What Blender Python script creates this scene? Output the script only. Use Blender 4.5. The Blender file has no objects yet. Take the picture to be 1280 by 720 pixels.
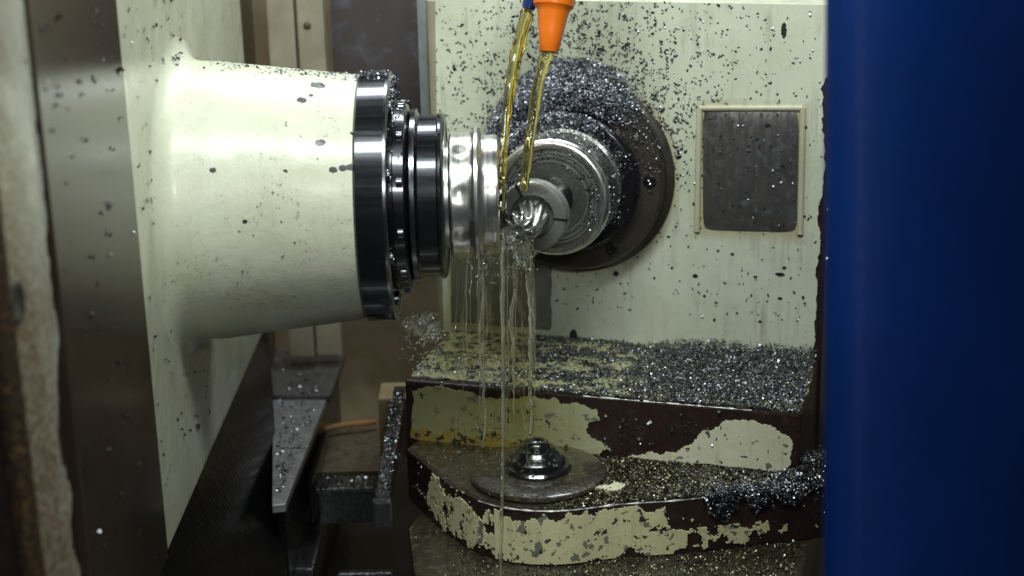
import bpy, bmesh, math, random
import numpy as np
from mathutils import Vector, Matrix, noise as mnoise

# ------------------------------------------------------------------ camera
# Authoring unit "u" = 0.5 mm.  Everything is written in u and scaled by S.
S = 0.0005
PITCH, ROLL, FPX, DIST = math.radians(17.5), 0.0216, 2000.0, 2000.0
fw = np.array([0, math.cos(PITCH), -math.sin(PITCH)])
up0 = np.array([0, math.sin(PITCH), math.cos(PITCH)])
r0 = np.array([1.0, 0, 0])
RV = math.cos(ROLL) * r0 - math.sin(ROLL) * up0
UV = math.cos(ROLL) * up0 + math.sin(ROLL) * r0
CP = -fw * DIST
scene = bpy.context.scene
col = scene.collection
cam_d = bpy.data.cameras.new("camera")
cam = bpy.data.objects.new("camera", cam_d)
col.objects.link(cam)
m = Matrix((tuple(RV), tuple(UV), tuple(-fw))).transposed().to_4x4()
m.translation = Vector(CP * S)
cam.matrix_world = m
cam_d.sensor_width = 36.0
cam_d.lens = 36.0 * FPX / 1280.0
cam_d.clip_start = 0.01
cam_d.clip_end = 50
cam_d.dof.use_dof = True
cam_d.dof.focus_distance = 2030 * S
cam_d.dof.aperture_fstop = 7.0
scene.camera = cam

# ------------------------------------------------------------------ light
world = bpy.data.worlds.new("World")
scene.world = world
world.use_nodes = True
bg = world.node_tree.nodes["Background"]
bg.inputs[0].default_value = (0.62, 0.72, 0.80, 1)
bg.inputs[1].default_value = 0.05

def area(name, loc, target, sx, sy, power, colour):
    l = bpy.data.lights.new(name, 'AREA')
    l.shape = 'RECTANGLE'; l.size = sx * S; l.size_y = sy * S
    l.energy = power; l.color = colour
    o = bpy.data.objects.new(name, l)
    col.objects.link(o)
    loc = Vector(loc); d = Vector(target) - loc
    o.location = loc * S
    o.rotation_euler = d.to_track_quat('-Z', 'Y').to_euler()
    return o
# long machine lamp above and in front, a second tube over the back of the work space
area("machine_lamp_front", (-40, -720, 1230), (60, 200, -60), 950, 220, 4.7, (0.91, 1.0, 0.99))
area("machine_lamp_rear", (-150, 520, 1000), (-50, 80, 0), 1300, 200, 3.4, (0.88, 0.97, 1.0))

area("room_lamp_behind_camera", (260, -2300, 1080), (100, 100, -100), 420, 200, 2.6, (0.96, 1.0, 0.97))

vs = scene.view_settings
vs.view_transform = 'Standard'
vs.look = 'None'
vs.exposure = 0.27
vs.gamma = 1.0
scene.cycles.max_bounces = 10
scene.cycles.transmission_bounces = 10
scene.cycles.transparent_max_bounces = 12
scene.cycles.caustics_refractive = False
scene.cycles.caustics_reflective = False
scene.cycles.use_denoising = True
scene.cycles.sample_clamp_indirect = 4.0

random.seed(7)
rng = np.random.default_rng(7)

# ------------------------------------------------------------------ rays to points
def ray(x, y): return fw + RV * (x - 640) / FPX - UV * (y - 360) / FPX
def at(x, y, d): return CP + ray(x, y) * d
def hit(x, y, q, n):
    d = ray(x, y); n = np.array(n, float)
    return CP + d * (np.dot(np.array(q, float) - CP, n) / np.dot(d, n))
def hz(x, y, z): return hit(x, y, (0, 0, z), (0, 0, 1))
def hy(x, y, Y): return hit(x, y, (0, Y, 0), (0, 1, 0))

# ------------------------------------------------------------------ materials
def newmat(name):
    mt = bpy.data.materials.new(name); mt.use_nodes = True
    nt = mt.node_tree
    b = nt.nodes["Principled BSDF"]
    return mt, nt, b
class N:
    """tiny node helper"""
    def __init__(s, nt):
        s.nt = nt
        s.tc = nt.nodes.new('ShaderNodeTexCoord')
        mp = nt.nodes.new('ShaderNodeMapping'); mp.inputs['Scale'].default_value = (1/S, 1/S, 1/S)
        nt.links.new(s.tc.outputs['Object'], mp.inputs['Vector'])
        s.co = mp.outputs[0]
    def link(s, a, b): s.nt.links.new(a, b)
    def scaled(s, sc, rot=(0, 0, 0), loc=(0, 0, 0)):
        mp = s.nt.nodes.new('ShaderNodeMapping'); mp.inputs['Scale'].default_value = sc
        mp.inputs['Rotation'].default_value = rot; mp.inputs['Location'].default_value = loc
        s.link(s.co, mp.inputs['Vector']); return mp.outputs[0]
    def noise(s, size, detail=4, rough=0.55, vec=None, dist=0.0):
        n = s.nt.nodes.new('ShaderNodeTexNoise')
        n.inputs['Scale'].default_value = 1.0 / size
        n.inputs['Detail'].default_value = detail; n.inputs['Roughness'].default_value = rough
        n.inputs['Distortion'].default_value = dist
        s.link(vec or s.co, n.inputs['Vector']); return n.outputs['Fac']
    def voro(s, size, vec=None, feature='F1', out='Distance'):
        n = s.nt.nodes.new('ShaderNodeTexVoronoi'); n.feature = feature
        n.inputs['Scale'].default_value = 1.0 / size
        s.link(vec or s.co, n.inputs['Vector']); return n.outputs[out]
    def ramp(s, v, stops, interp='LINEAR'):
        r = s.nt.nodes.new('ShaderNodeValToRGB'); r.color_ramp.interpolation = interp
        e = r.color_ramp.elements
        while len(e) < len(stops): e.new(0.5)
        for k, (p, c) in enumerate(stops):
            e[k].position = p
            e[k].color = (c, c, c, 1) if not isinstance(c, (tuple, list)) else (*c, 1)
        s.link(v, r.inputs[0]); return r.outputs[0]
    def math(s, op, a, b=None, clamp=False):
        n = s.nt.nodes.new('ShaderNodeMath'); n.operation = op; n.use_clamp = clamp
        for k, v in enumerate((a, b)):
            if v is None: continue
            if isinstance(v, (int, float)): n.inputs[k].default_value = v
            else: s.link(v, n.inputs[k])
        return n.outputs[0]
    def mix(s, f, a, b, mode='MIX'):
        n = s.nt.nodes.new('ShaderNodeMix'); n.data_type = 'RGBA'; n.blend_type = mode
        for k, v in ((0, f), (6, a), (7, b)):
            if isinstance(v, (int, float)): n.inputs[k].default_value = v if k == 0 else (v, v, v, 1)
            elif isinstance(v, tuple): n.inputs[k].default_value = (*v, 1)
            else: s.link(v, n.inputs[k])
        return n.outputs[2]
    def bump(s, h, strength, dist, prev=None):
        n = s.nt.nodes.new('ShaderNodeBump'); n.inputs['Strength'].default_value = strength
        n.inputs['Distance'].default_value = dist * S
        s.link(h, n.inputs['Height'])
        if prev is not None: s.link(prev, n.inputs['Normal'])
        return n.outputs[0]
    def sep(s, v=None):
        n = s.nt.nodes.new('ShaderNodeSeparateXYZ'); s.link(v or s.co, n.inputs[0]); return n.outputs

def paint(name, base=(0.60, 0.61, 0.475), chips=0.70, chip_size=16, grime=0.5, film=None, rust=None, rough=0.30, dots=True, primer=0.0, coat=0.25, specks=0.35, stain=False):
    """ivory machine paint with knocked-off spots, grime runs and a wet gloss"""
    mt, nt, b = newmat(name); n = N(nt)
    big = n.noise(170, 5, 0.6)
    runs = n.noise(10, 4, 0.6, n.scaled((1, 1, 0.07)))
    fine = n.noise(4, 3, 0.6)
    c = n.mix(n.ramp(big, [(0.35, 0.0), (0.75, 1.0)]), base, tuple(v * k for v, k in zip(base, (0.80, 0.78, 0.70))))
    dirt = n.math('MULTIPLY', n.ramp(runs, [(0.50, 0.0), (0.72, 1.0)]), n.ramp(n.noise(60, 4), [(0.40, 0.0), (0.65, 1.0)]))
    c = n.mix(n.math('MULTIPLY', dirt, grime), c, (0.21, 0.19, 0.12))
    c = n.mix(n.math('MULTIPLY', n.ramp(fine, [(0.55, 0.0), (0.75, 1.0)]), 0.16), c, (0.25, 0.24, 0.17))
    sp = n.math('MULTIPLY', n.ramp(n.noise(3.2, 3, 0.6, n.scaled((1, 1, 0.6))), [(0.60, 0.0), (0.68, 1.0)]), n.ramp(n.noise(55, 3, 0.6), [(0.46, 0.0), (0.66, 1.0)]))
    c = n.mix(n.math('MULTIPLY', sp, specks), c, (0.10, 0.09, 0.06))
    if stain:    # brown oil residue round the cover plate and the faceplate, in face coordinates
        fc = n.sep(n.scaled((1, 1, 1), rot=(0, 0, math.radians(16.5))))
        ss = n.math('SUBTRACT', fc[0], 245.0 - 60.0); zz = n.math('SUBTRACT', fc[2], 15.0 + 409.0)
        dpl = n.math('MAXIMUM', n.math('SUBTRACT', n.math('ABSOLUTE', ss), 66.0), n.math('SUBTRACT', n.math('ABSOLUTE', zz), 86.0))
        drg = n.math('SUBTRACT', n.math('SQRT', n.math('ADD', n.math('POWER', n.math('ADD', fc[0], 60.0), 2.0), n.math('POWER', n.math('SUBTRACT', fc[2], 409.0), 2.0))), 139.0)
        dd_ = n.math('ADD', n.math('MINIMUM', dpl, drg), n.math('MULTIPLY', n.noise(16, 4, 0.6, n.scaled((1, 1, 0.25))), 16.0))
        c = n.mix(n.ramp(n.math('MULTIPLY', dd_, 0.02), [(0.10, 0.75), (0.48, 0.0)]), c, (0.36, 0.30, 0.15))
    if film:     # yellow-olive oil film with its own edge
        x0, x1, colr, amt = film
        sx = n.sep()[0]
        f = n.math('ADD', sx, n.math('MULTIPLY', n.noise(40, 4), 60))
        mr = nt.nodes.new('ShaderNodeMapRange'); mr.inputs[1].default_value = x0; mr.inputs[2].default_value = x1
        n.link(f, mr.inputs[0])
        c = n.mix(n.math('MULTIPLY', mr.outputs[0], amt), c, colr)
    if rust:     # rust creeping in from one edge (object y)
        y0, y1, colr = rust
        sy = n.sep()[1]
        f = n.math('ADD', n.math('ADD', sy, n.math('MULTIPLY', n.sep()[2], 0.12)), n.math('MULTIPLY', n.noise(26, 5, 0.7), 120))
        mr = nt.nodes.new('ShaderNodeMapRange'); mr.inputs[1].default_value = y1; mr.inputs[2].default_value = y0
        n.link(f, mr.inputs[0])
        k = n.math('MULTIPLY', mr.outputs[0], n.ramp(n.noise(7, 4, 0.7), [(0.30, 0.35), (0.60, 1.0)]))
        c = n.mix(k, c, colr)
    ch = n.noise(chip_size, 5, 0.62)
    cm = n.ramp(ch, [(chips, 0.0), (chips + 0.012, 1.0)])
    if dots:
        vd = n.voro(34)
        pick = n.ramp(n.noise(60, 2), [(0.52, 0.0), (0.56, 1.0)])
        dm = n.math('MULTIPLY', n.ramp(vd, [(0.055, 1.0), (0.085, 0.0)]), pick)
        cm = n.math('MAXIMUM', cm, dm)
    if primer:
        pm = n.ramp(n.noise(chip_size * 1.2, 4, 0.5, n.scaled((1, 1, 1), loc=(91, 47, 13))), [(primer, 0.0), (primer + 0.01, 1.0)])
        c = n.mix(pm, c, (0.16, 0.16, 0.12))
    c = n.mix(cm, c, (0.035, 0.03, 0.025))
    n.link(c, b.inputs['Base Color'])
    n.link(n.ramp(n.noise(45, 4, 0.6), [(0.3, rough - 0.10), (0.7, rough + 0.16)]), b.inputs['Roughness'])
    h = n.math('SUBTRACT', n.math('ADD', n.math('MULTIPLY', n.noise(22, 4), 0.5), n.math('MULTIPLY', n.noise(3.0, 2), 0.12)), n.math('MULTIPLY', cm, 0.35))
    n.link(n.bump(h, 0.55, 3.0), b.inputs['Normal'])
    b.inputs['Coat Weight'].default_value = coat
    b.inputs['Coat Roughness'].default_value = 0.2
    return mt

def metal(name, colr, rough=0.3, metallic=1.0, var=0.12, streak=None, bump=0.15, coat=0.0, mottled=None, size=30, spec=0.5):
    mt, nt, b = newmat(name); n = N(nt)
    nz = n.noise(size, 5, 0.6)
    c = n.mix(n.ramp(nz, [(0.3, 0.0), (0.7, 1.0)]), colr, tuple(v * 0.68 for v in colr))
    if mottled:
        c = n.mix(n.ramp(n.noise(size * 0.5, 5, 0.7), [(0.50, 0.0), (0.66, 1.0)]), c, mottled)
    n.link(c, b.inputs['Base Color'])
    b.inputs['Metallic'].default_value = metallic
    b.inputs['Specular IOR Level'].default_value = spec
    vec = n.scaled(streak) if streak else None
    st = n.noise(6, 4, 0.6, vec)
    n.link(n.ramp(st, [(0.3, max(0.03, rough - var)), (0.7, rough + var)]), b.inputs['Roughness'])
    n.link(n.bump(st, bump, 1.2), b.inputs['Normal'])
    b.inputs['Coat Weight'].default_value = coat
    b.inputs['Coat Roughness'].default_value = 0.05
    return mt

def chipmat(name, colr, colr2, rough=0.28, metallic=0.95):
    mt, nt, b = newmat(name); n = N(nt)
    w = nt.nodes.new('ShaderNodeTexWhiteNoise'); w.noise_dimensions = '3D'
    sn = nt.nodes.new('ShaderNodeVectorMath'); sn.operation = 'SNAP'; sn.inputs[1].default_value = (5, 5, 5)
    n.link(n.co, sn.inputs[0]); n.link(sn.outputs[0], w.inputs['Vector'])
    n.link(n.mix(w.outputs['Value'], colr, colr2), b.inputs['Base Color'])
    b.inputs['Metallic'].default_value = metallic
    b.inputs['Roughness'].default_value = rough
    return mt

M = {}
M['ivory'] = paint('ivory_paint', base=(0.58, 0.59, 0.45), chips=0.72, chip_size=17)
M['ivory_block'] = paint('ivory_paint_on_block', base=(0.60, 0.625, 0.50), chips=0.735, chip_size=15, grime=0.6, stain=True)
M['ivory_head'] = paint('ivory_paint_on_head', base=(0.60, 0.61, 0.475), chips=0.76, chip_size=15, grime=0.22, rough=0.36, dots=False, coat=0.12, specks=0.95)
M['ivory_band'] = paint('ivory_paint_rust_edge', base=(0.50, 0.53, 0.45), chips=0.645, chip_size=11, grime=1.0, specks=0.9, rust=(-420, -270, (0.12, 0.06, 0.018)))
M['ivory_ledge'] = paint('ivory_paint_worn', base=(0.74, 0.72, 0.53), chips=0.65, chip_size=13, grime=0.5, primer=0.645)
M['ivory_wall'] = paint('ivory_paint_flaking', base=(0.66, 0.63, 0.38), chips=0.615, chip_size=12, grime=0.6, primer=0.60)
M['ivory_oily'] = paint('ivory_paint_under_oil', base=(0.46, 0.45, 0.26), chips=0.565, chip_size=16, grime=0.9, primer=0.58, rough=0.17)
M['ivory_film'] = paint('ivory_paint_oil_film', base=(0.46, 0.46, 0.29), chips=0.635, chip_size=13, grime=0.7, primer=0.625, film=(20, -70, (0.27, 0.26, 0.11), 0.8))
M['yellow_crust'] = paint('yellow_oil_crust', base=(0.34, 0.25, 0.06), chips=0.56, chip_size=11, grime=0.8)
M['bare_spot'] = metal('bare_spot', (0.030, 0.027, 0.024), 0.4, 0.2, bump=0.4, coat=0.2)
M['brown'] = metal('brown_bare_casting', (0.020, 0.009, 0.007), 0.45, 0.0, bump=0.5, coat=0.12, mottled=(0.034, 0.016, 0.010))
M['grimy'] = metal('oily_grime', (0.032, 0.026, 0.017), 0.24, 0.0, bump=1.0, coat=0.9, mottled=(0.085, 0.07, 0.042), size=18)
M['strip'] = metal('dark_guideway', (0.042, 0.030, 0.021), 0.19, 0.1, var=0.03, bump=0.03, coat=0.0, size=120, spec=0.4)
M['black_wet'] = metal('wet_black_guard', (0.006, 0.006, 0.0065), 0.13, 0.0, var=0.07, streak=(1, 1, 0.06), bump=0.45, coat=0.0, spec=0.55)
M['black'] = metal('black_oily', (0.010, 0.010, 0.011), 0.34, 0.0, bump=0.6, coat=0.4)
M['oxide'] = metal('black_oxide_steel', (0.035, 0.036, 0.040), 0.24, 0.85, var=0.08, streak=(0.05, 1, 1), bump=0.06, coat=0.5)
M['oxide_rim'] = metal('polished_dark_rim', (0.20, 0.21, 0.23), 0.20, 1.0, var=0.08, streak=(1, 0.2, 0.2), bump=0.05, coat=0.4)
M['ring'] = metal('brown_black_flange', (0.055, 0.045, 0.035), 0.36, 0.25, bump=0.15, coat=0.2)
M['ring_black'] = metal('black_flange', (0.018, 0.018, 0.020), 0.30, 0.6, bump=0.15, coat=0.4)
M['chrome'] = metal('bright_tool_steel', (0.88, 0.85, 0.80), 0.30, 1.0, var=0.07, streak=(1.2, 0.05, 0.05), bump=0.08)
M['steel'] = metal('turned_steel', (0.40, 0.40, 0.38), 0.24, 0.88, var=0.08, bump=0.15, size=40)
M['steel_nut'] = metal('ground_steel', (0.42, 0.42, 0.38), 0.30, 0.75, var=0.06, bump=0.08, size=40)
M['steel_dark'] = metal('oily_steel', (0.16, 0.16, 0.15), 0.25, 1.0, bump=0.2, coat=0.4)
M['wet_steel'] = metal('wet_dark_steel', (0.11, 0.11, 0.115), 0.22, 0.8, var=0.12, bump=1.0, coat=0.8, size=12)
M['dome'] = metal('wet_black_dome', (0.030, 0.030, 0.030), 0.16, 0.6, var=0.06, bump=0.5, coat=1.0, size=12)
M['plate'] = metal('dark_cover_plate', (0.13, 0.122, 0.12), 0.36, 0.45, var=0.10, streak=(1, 1, 0.15), bump=0.2, mottled=(0.17, 0.168, 0.172), size=26)
M['cover'] = metal('brushed_cover', (0.20, 0.185, 0.175), 0.34, 0.75, var=0.10, streak=(1, 1, 0.12), bump=0.25, mottled=(0.27, 0.27, 0.28), size=22)
M['patch_grey'] = metal('grey_patch', (0.17, 0.17, 0.15), 0.45, 0.1, bump=0.2)
M['tan'] = metal('tan_wall_paint', (0.42, 0.32, 0.19), 0.5, 0.0, bump=0.15, mottled=(0.32, 0.22, 0.11), size=90)
M['chute'] = metal('stained_chute', (0.15, 0.12, 0.075), 0.45, 0.0, bump=0.4, mottled=(0.05, 0.035, 0.02), size=26)
M['tan_post'] = metal('tan_post_paint', (0.33, 0.29, 0.21), 0.42, 0.0, bump=0.1, size=60)
M['dark_panel'] = metal('dark_sheet_metal', (0.075, 0.060, 0.062), 0.36, 0.3, var=0.05, bump=0.08, mottled=(0.10, 0.10, 0.12), size=120)
M['way'] = metal('grey_way_cover', (0.34, 0.34, 0.345), 0.34, 0.4, bump=0.35, mottled=(0.22, 0.21, 0.20), size=40)
M['bracket'] = metal('grey_bracket', (0.30, 0.32, 0.34), 0.4, 0.4, bump=0.2)
M['rust'] = metal('rusty_screw', (0.10, 0.055, 0.025), 0.6, 0.2, bump=0.4)
M['rust_corner'] = metal('rusty_corner', (0.035, 0.020, 0.010), 0.5, 0.1, bump=0.6, mottled=(0.13, 0.07, 0.022), size=14)
M['wood'] = metal('orange_brown_stick', (0.36, 0.17, 0.04), 0.4, 0.0, bump=0.2)
M['orange'] = metal('orange_plastic', (0.80, 0.17, 0.008), 0.32, 0.0, var=0.04, bump=0.04, size=200)
M['blue_plastic'] = metal('blue_plastic', (0.010, 0.022, 0.12), 0.2, 0.0, var=0.05, bump=0.04)
M['blue'] = metal('navy_paint', (0.0019, 0.016, 0.092), 0.50, 0.0, var=0.10, bump=0.06, mottled=(0.0022, 0.014, 0.078), size=160, spec=0.07)
M['swarf'] = chipmat('steel_swarf', (0.31, 0.315, 0.335), (0.06, 0.062, 0.07), 0.32)
M['worn'] = metal('worn_bright_edge', (0.62, 0.61, 0.56), 0.3, 0.4, bump=0.3)
M['swarf_heap'] = chipmat('heaped_swarf', (0.36, 0.37, 0.42), (0.07, 0.073, 0.085), 0.36)
M['swarf_dark'] = chipmat('dark_swarf', (0.20, 0.205, 0.22), (0.06, 0.06, 0.065), 0.34)
M['swarf_oily'] = chipmat('oily_swarf', (0.23, 0.215, 0.14), (0.06, 0.053, 0.032), 0.36)
M['swarf_bed'] = metal('swarf_bed', (0.05, 0.05, 0.052), 0.4, 0.6, bump=1.0, mottled=(0.10, 0.09, 0.06), size=8)

def liquid(name, colr, rough=0.0, ior=1.33):
    mt, nt, b = newmat(name)
    b.inputs['Base Color'].default_value = (*colr, 1)
    b.inputs['Transmission Weight'].default_value = 1.0
    b.inputs['Roughness'].default_value = rough
    b.inputs['IOR'].default_value = ior
    return mt
M['coolant'] = liquid('yellow_coolant', (0.95, 0.82, 0.36))
M['coolant_thin'] = liquid('thin_coolant', (0.93, 0.92, 0.78), 0.08)
M['coolant_thin'].node_tree.nodes['Principled BSDF'].inputs['Transmission Weight'].default_value = 0.94
M['coolant_fall'] = liquid('aerated_coolant', (0.95, 0.92, 0.74), 0.05)
M['coolant_fall'].node_tree.nodes['Principled BSDF'].inputs['Transmission Weight'].default_value = 0.93
M['splash'] = liquid('splashing_coolant', (0.97, 0.97, 0.93), 0.04)

# ------------------------------------------------------------------ object helpers
def thing(name, label, cat, base, group=None):
    o = bpy.data.objects.new(name, None); col.objects.link(o)
    o.empty_display_size = 0.02
    o.location = Vector(np.array(base, float) * S)
    o['label'] = label; o['category'] = cat
    if group: o['group'] = group
    return o
def tag(o, label, cat=None, group=None, kind=None):
    o['label'] = label
    if cat: o['category'] = cat
    if group: o['group'] = group
    if kind: o['kind'] = kind
    return o
def worldloc(o):
    v = Vector((0, 0, 0))
    while o is not None: v += Vector(o.location); o = o.parent
    return v
def obj(name, geo, mat, parent=None, origin=None, smooth=None, bevel=0.0):
    """geo = (verts in u, faces); vertices are world coordinates, object sits at origin (or at its parent)"""
    V, F = geo
    V = np.array(V, float)
    if parent is None:
        og = np.array(origin if origin is not None else (V.min(0) + V.max(0)) / 2 * np.array([1, 1, 0]) + np.array([0, 0, V[:, 2].min()]), float)
    else:
        og = np.array(worldloc(parent)) / S
    me = bpy.data.meshes.new(name)
    me.from_pydata([tuple(v) for v in (V - og) * S], [], F)
    me.materials.append(M[mat] if isinstance(mat, str) else mat)
    if bevel:
        bm = bmesh.new(); bm.from_mesh(me)
        bmesh.ops.recalc_face_normals(bm, faces=bm.faces)
        es = [e for e in bm.edges if len(e.link_faces) == 2 and e.calc_face_angle(0) > 0.5]
        bmesh.ops.bevel(bm, geom=es, offset=bevel * S, segments=2, profile=0.6, affect='EDGES', clamp_overlap=True)
        bm.to_mesh(me); bm.free()
    if smooth is not None:
        me.polygons.foreach_set('use_smooth', [True] * len(me.polygons))
        me.set_sharp_from_angle(angle=math.radians(smooth))
    o = bpy.data.objects.new(name, me); col.objects.link(o)
    if parent is None: o.location = Vector(og * S)
    else: o.parent = parent
    return o
def copypart(src, parent, world_pos, rot=None):
    """src mesh lives at its own origin; copy shares the mesh data"""
    c = src.copy(); col.objects.link(c); c.parent = parent
    place(c, parent, world_pos, rot); return c
def place(c, parent, world_pos, rot=None):
    mm = (rot.to_4x4() if rot is not None else Matrix.Identity(4))
    mm.translation = Vector(np.array(world_pos, float) * S) - worldloc(parent)
    c.matrix_local = mm

def frame_rot(a, b, c):
    return Matrix((tuple(a), tuple(b), tuple(c))).transposed()
def lathe(prof, o, ax, segs=96, phase=None):
    """prof = [(distance along ax, radius)], starts/ends at radius 0 to close"""
    ax = np.array(ax, float); ax /= np.linalg.norm(ax)
    u = np.cross(ax, (0, 0, 1.0)); u = u / np.linalg.norm(u) if np.linalg.norm(u) > 1e-3 else np.array([1.0, 0, 0])
    w = np.cross(ax, u); o = np.array(o, float)
    V, F, rows = [], [], []
    for (t, r) in prof:
        if r <= 1e-6: rows.append([len(V)]); V.append(o + ax * t)
        else:
            rows.append(list(range(len(V), len(V) + segs)))
            for k in range(segs):
                a = 2 * math.pi * k / segs
                V.append(o + ax * t + (u * math.cos(a) + w * math.sin(a)) * r)
    for A, B in zip(rows[:-1], rows[1:]):
        for k in range(segs):
            k2 = (k + 1) % segs
            if len(A) == 1 and len(B) == 1: break
            if len(A) == 1: F.append((A[0], B[k], B[k2]))
            elif len(B) == 1: F.append((A[k], B[0], A[k2]))
            else: F.append((A[k], B[k], B[k2], A[k2]))
    return V, F
def prism(poly, h, frame=None):
    """poly 2D in (a, b) of frame=(origin, a, b, n); extruded from 0 to h along n"""
    o, a, b, n = [np.array(v, float) for v in (frame or ((0, 0, 0), (1, 0, 0), (0, 1, 0), (0, 0, 1)))]
    k = len(poly)
    V = [o + a * p[0] + b * p[1] for p in poly] + [o + a * p[0] + b * p[1] + n * h for p in poly]
    F = [tuple(range(k))[::-1], tuple(range(k, 2 * k))] + [(i, (i + 1) % k, k + (i + 1) % k, k + i) for i in range(k)]
    return V, F
def box(a, b, c, o=(0, 0, 0), fr=None):
    """box a0..a1, b0..b1, c0..c1 along the axes of fr"""
    ax = fr or (np.array((1.0, 0, 0)), np.array((0, 1.0, 0)), np.array((0, 0, 1.0)))
    o = np.array(o, float)
    V = [o + ax[0] * x + ax[1] * y + ax[2] * z for z in c for y in b for x in a]
    F = [(0, 2, 3, 1), (4, 5, 7, 6), (0, 1, 5, 4), (2, 6, 7, 3), (0, 4, 6, 2), (1, 3, 7, 5)]
    return V, F
def join(*gs):
    V, F = [], []
    for v, f in gs:
        k = len(V); V += list(v); F += [tuple(i + k for i in ff) for ff in f]
    return V, F
def tube(path, rad, segs=10, flat=1.0):
    P = [np.array(p, float) for p in path]; V, F = [], []
    n = len(P)
    for i in range(n):
        t = P[min(i + 1, n - 1)] - P[max(i - 1, 0)]; t /= max(np.linalg.norm(t), 1e-9)
        u = np.cross(t, (0, 1.0, 0)); u /= max(np.linalg.norm(u), 1e-9); w = np.cross(t, u)
        r = rad[i] if hasattr(rad, '__len__') else rad
        for k in range(segs):
            a = 2 * math.pi * k / segs
            V.append(P[i] + u * math.cos(a) * r + w * math.sin(a) * r * flat)
    for i in range(n - 1):
        for k in range(segs):
            k2 = (k + 1) % segs
            F.append((i * segs + k, i * segs + k2, (i + 1) * segs + k2, (i + 1) * segs + k))
    F.append(tuple(range(segs))[::-1]); F.append(tuple(range((n - 1) * segs, n * segs)))
    return V, F
def ragged(poly, amp=5.0, depth=4, keep=None, seed=1):
    """fractal displacement of the sides of a 2D polygon; keep = set of side indices left straight"""
    rnd = random.Random(seed); out = []
    k = len(poly)
    def sub(p, q, d, a):
        if d == 0: return [p]
        L = math.hypot(q[0] - p[0], q[1] - p[1])
        if L < 2.5: return [p]
        nx, ny = -(q[1] - p[1]) / L, (q[0] - p[0]) / L
        dd = rnd.uniform(-1, 1) * min(a, L * 0.22)
        mid = ((p[0] + q[0]) / 2 + nx * dd, (p[1] + q[1]) / 2 + ny * dd)
        return sub(p, mid, d - 1, a * 0.62) + sub(mid, q, d - 1, a * 0.62)
    for i in range(k):
        p, q = poly[i], poly[(i + 1) % k]
        out += [p] if keep and i in keep else sub(p, q, depth, amp)
    return out
def flakes(P, Nn, lmin=4.5, lmax=9.0, tilt=0.9, lift=1.2, wr=(0.32, 0.55)):
    """curled metal chips: six vertices, two faces each; P points, Nn surface normals"""
    P = np.array(P, float); n = len(P)
    Nn = np.broadcast_to(np.array(Nn, float), P.shape).copy()
    Nn += rng.normal(0, tilt * 0.5, P.shape); Nn /= np.linalg.norm(Nn, axis=1)[:, None]
    r = rng.normal(0, 1, P.shape)
    T = r - Nn * np.sum(r * Nn, 1)[:, None]; T /= np.linalg.norm(T, axis=1)[:, None]
    B = np.cross(Nn, T)
    L = (lmin + (lmax - lmin) * rng.uniform(0, 1, n) ** 1.7)[:, None]; L *= np.where(rng.uniform(0, 1, n) < 0.014, rng.uniform(1.5, 2.6, n), 1.0)[:, None]; W = L * rng.uniform(*wr, n)[:, None]
    C = L * rng.uniform(0.08, 0.35, n)[:, None]
    P = P + Nn * lift
    k = rng.uniform(0.35, 1.0, n)[:, None]
    rows = [P - T * L / 2 - B * W / 2, P - T * L / 2 + B * W / 2, P - B * W / 2 + Nn * C, P + B * W / 2 + Nn * C,
            P + T * L / 2 - B * W / 2 * k, P + T * L / 2 + B * W / 2 * k]
    V = np.stack(rows, 1).reshape(-1, 3)
    F = []
    for i in range(n):
        b = i * 6; F.append((b, b + 2, b + 3, b + 1)); F.append((b + 2, b + 4, b + 5, b + 3))
    return V, F
def stuff(name, geo, mat, label, cat='swarf', origin=None):
    o = obj(name, geo, mat, origin=origin); o['kind'] = 'stuff'; o['label'] = label; o['category'] = cat
    return o
def fbm(x, y, sc=1.0, seed=0.0): return mnoise.fractal(Vector((x * sc, y * sc, seed)), 0.6, 2.1, 4)

# ================================================================== SETTING
TH = math.radians(16.5)
TIP = at(650, 285, 1990)
AX = np.array([math.sin(TH), math.cos(TH), 0.0])     # work spindle axis, pointing into the headstock
NB = -AX                                             # headstock face normal
BX = np.array([math.cos(TH), -math.sin(TH), 0.0])    # along the headstock face, to the right
ZZ = np.array([0, 0, 1.0])
F0 = TIP + AX * 290                                  # spindle axis on the headstock face
def B(s, t, z): return F0 + BX * s + NB * t + ZZ * z
FACE = (F0, BX, ZZ, NB)
ZL, ZM, ZB = -245.0, -331.0, -409.0                  # ledge top, swivel base top, lower bed top (relative to F0)
TL = 215.0
gz = F0[2]

# floor of the coolant tray and the back walls of the enclosure
o = obj('coolant_tray', box((-1500, 1700), (-900, 1500), (-640, -620)), 'black'); o['kind'] = 'structure'
o = obj('rear_wall', box((-900, 1500), (1050, 1075), (-640, 520)), 'tan'); o['kind'] = 'structure'

# tan posts and dark panel at the back, upper left
Y = 600
post = thing('enclosure_post', 'tan enclosure post with a rusty screw, behind the spindle head', 'post', (-305, Y, -300))
obj('front_plate', box((-326, -285), (Y, Y + 30), (-300, 480)), 'tan_post', post, bevel=2)
obj('side_plate', box((-372, -330), (Y - 10, Y + 26), (-300, 480)), 'tan_post', post, bevel=4)
sc_p = hy(384, 32, Y)
obj('screw', lathe([(0, 0), (0.01, 6), (3, 6), (5, 3), (5.2, 0)], sc_p + np.array([0, 1, 0]), (0, -1, 0), 16), 'rust', post, smooth=40)
o = obj('back_partition', box((-280, -108), (Y + 60, Y + 72), (-160, 480)), 'dark_panel')
tag(o, 'dark brown sheet metal partition behind the spindle head', 'partition')

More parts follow.
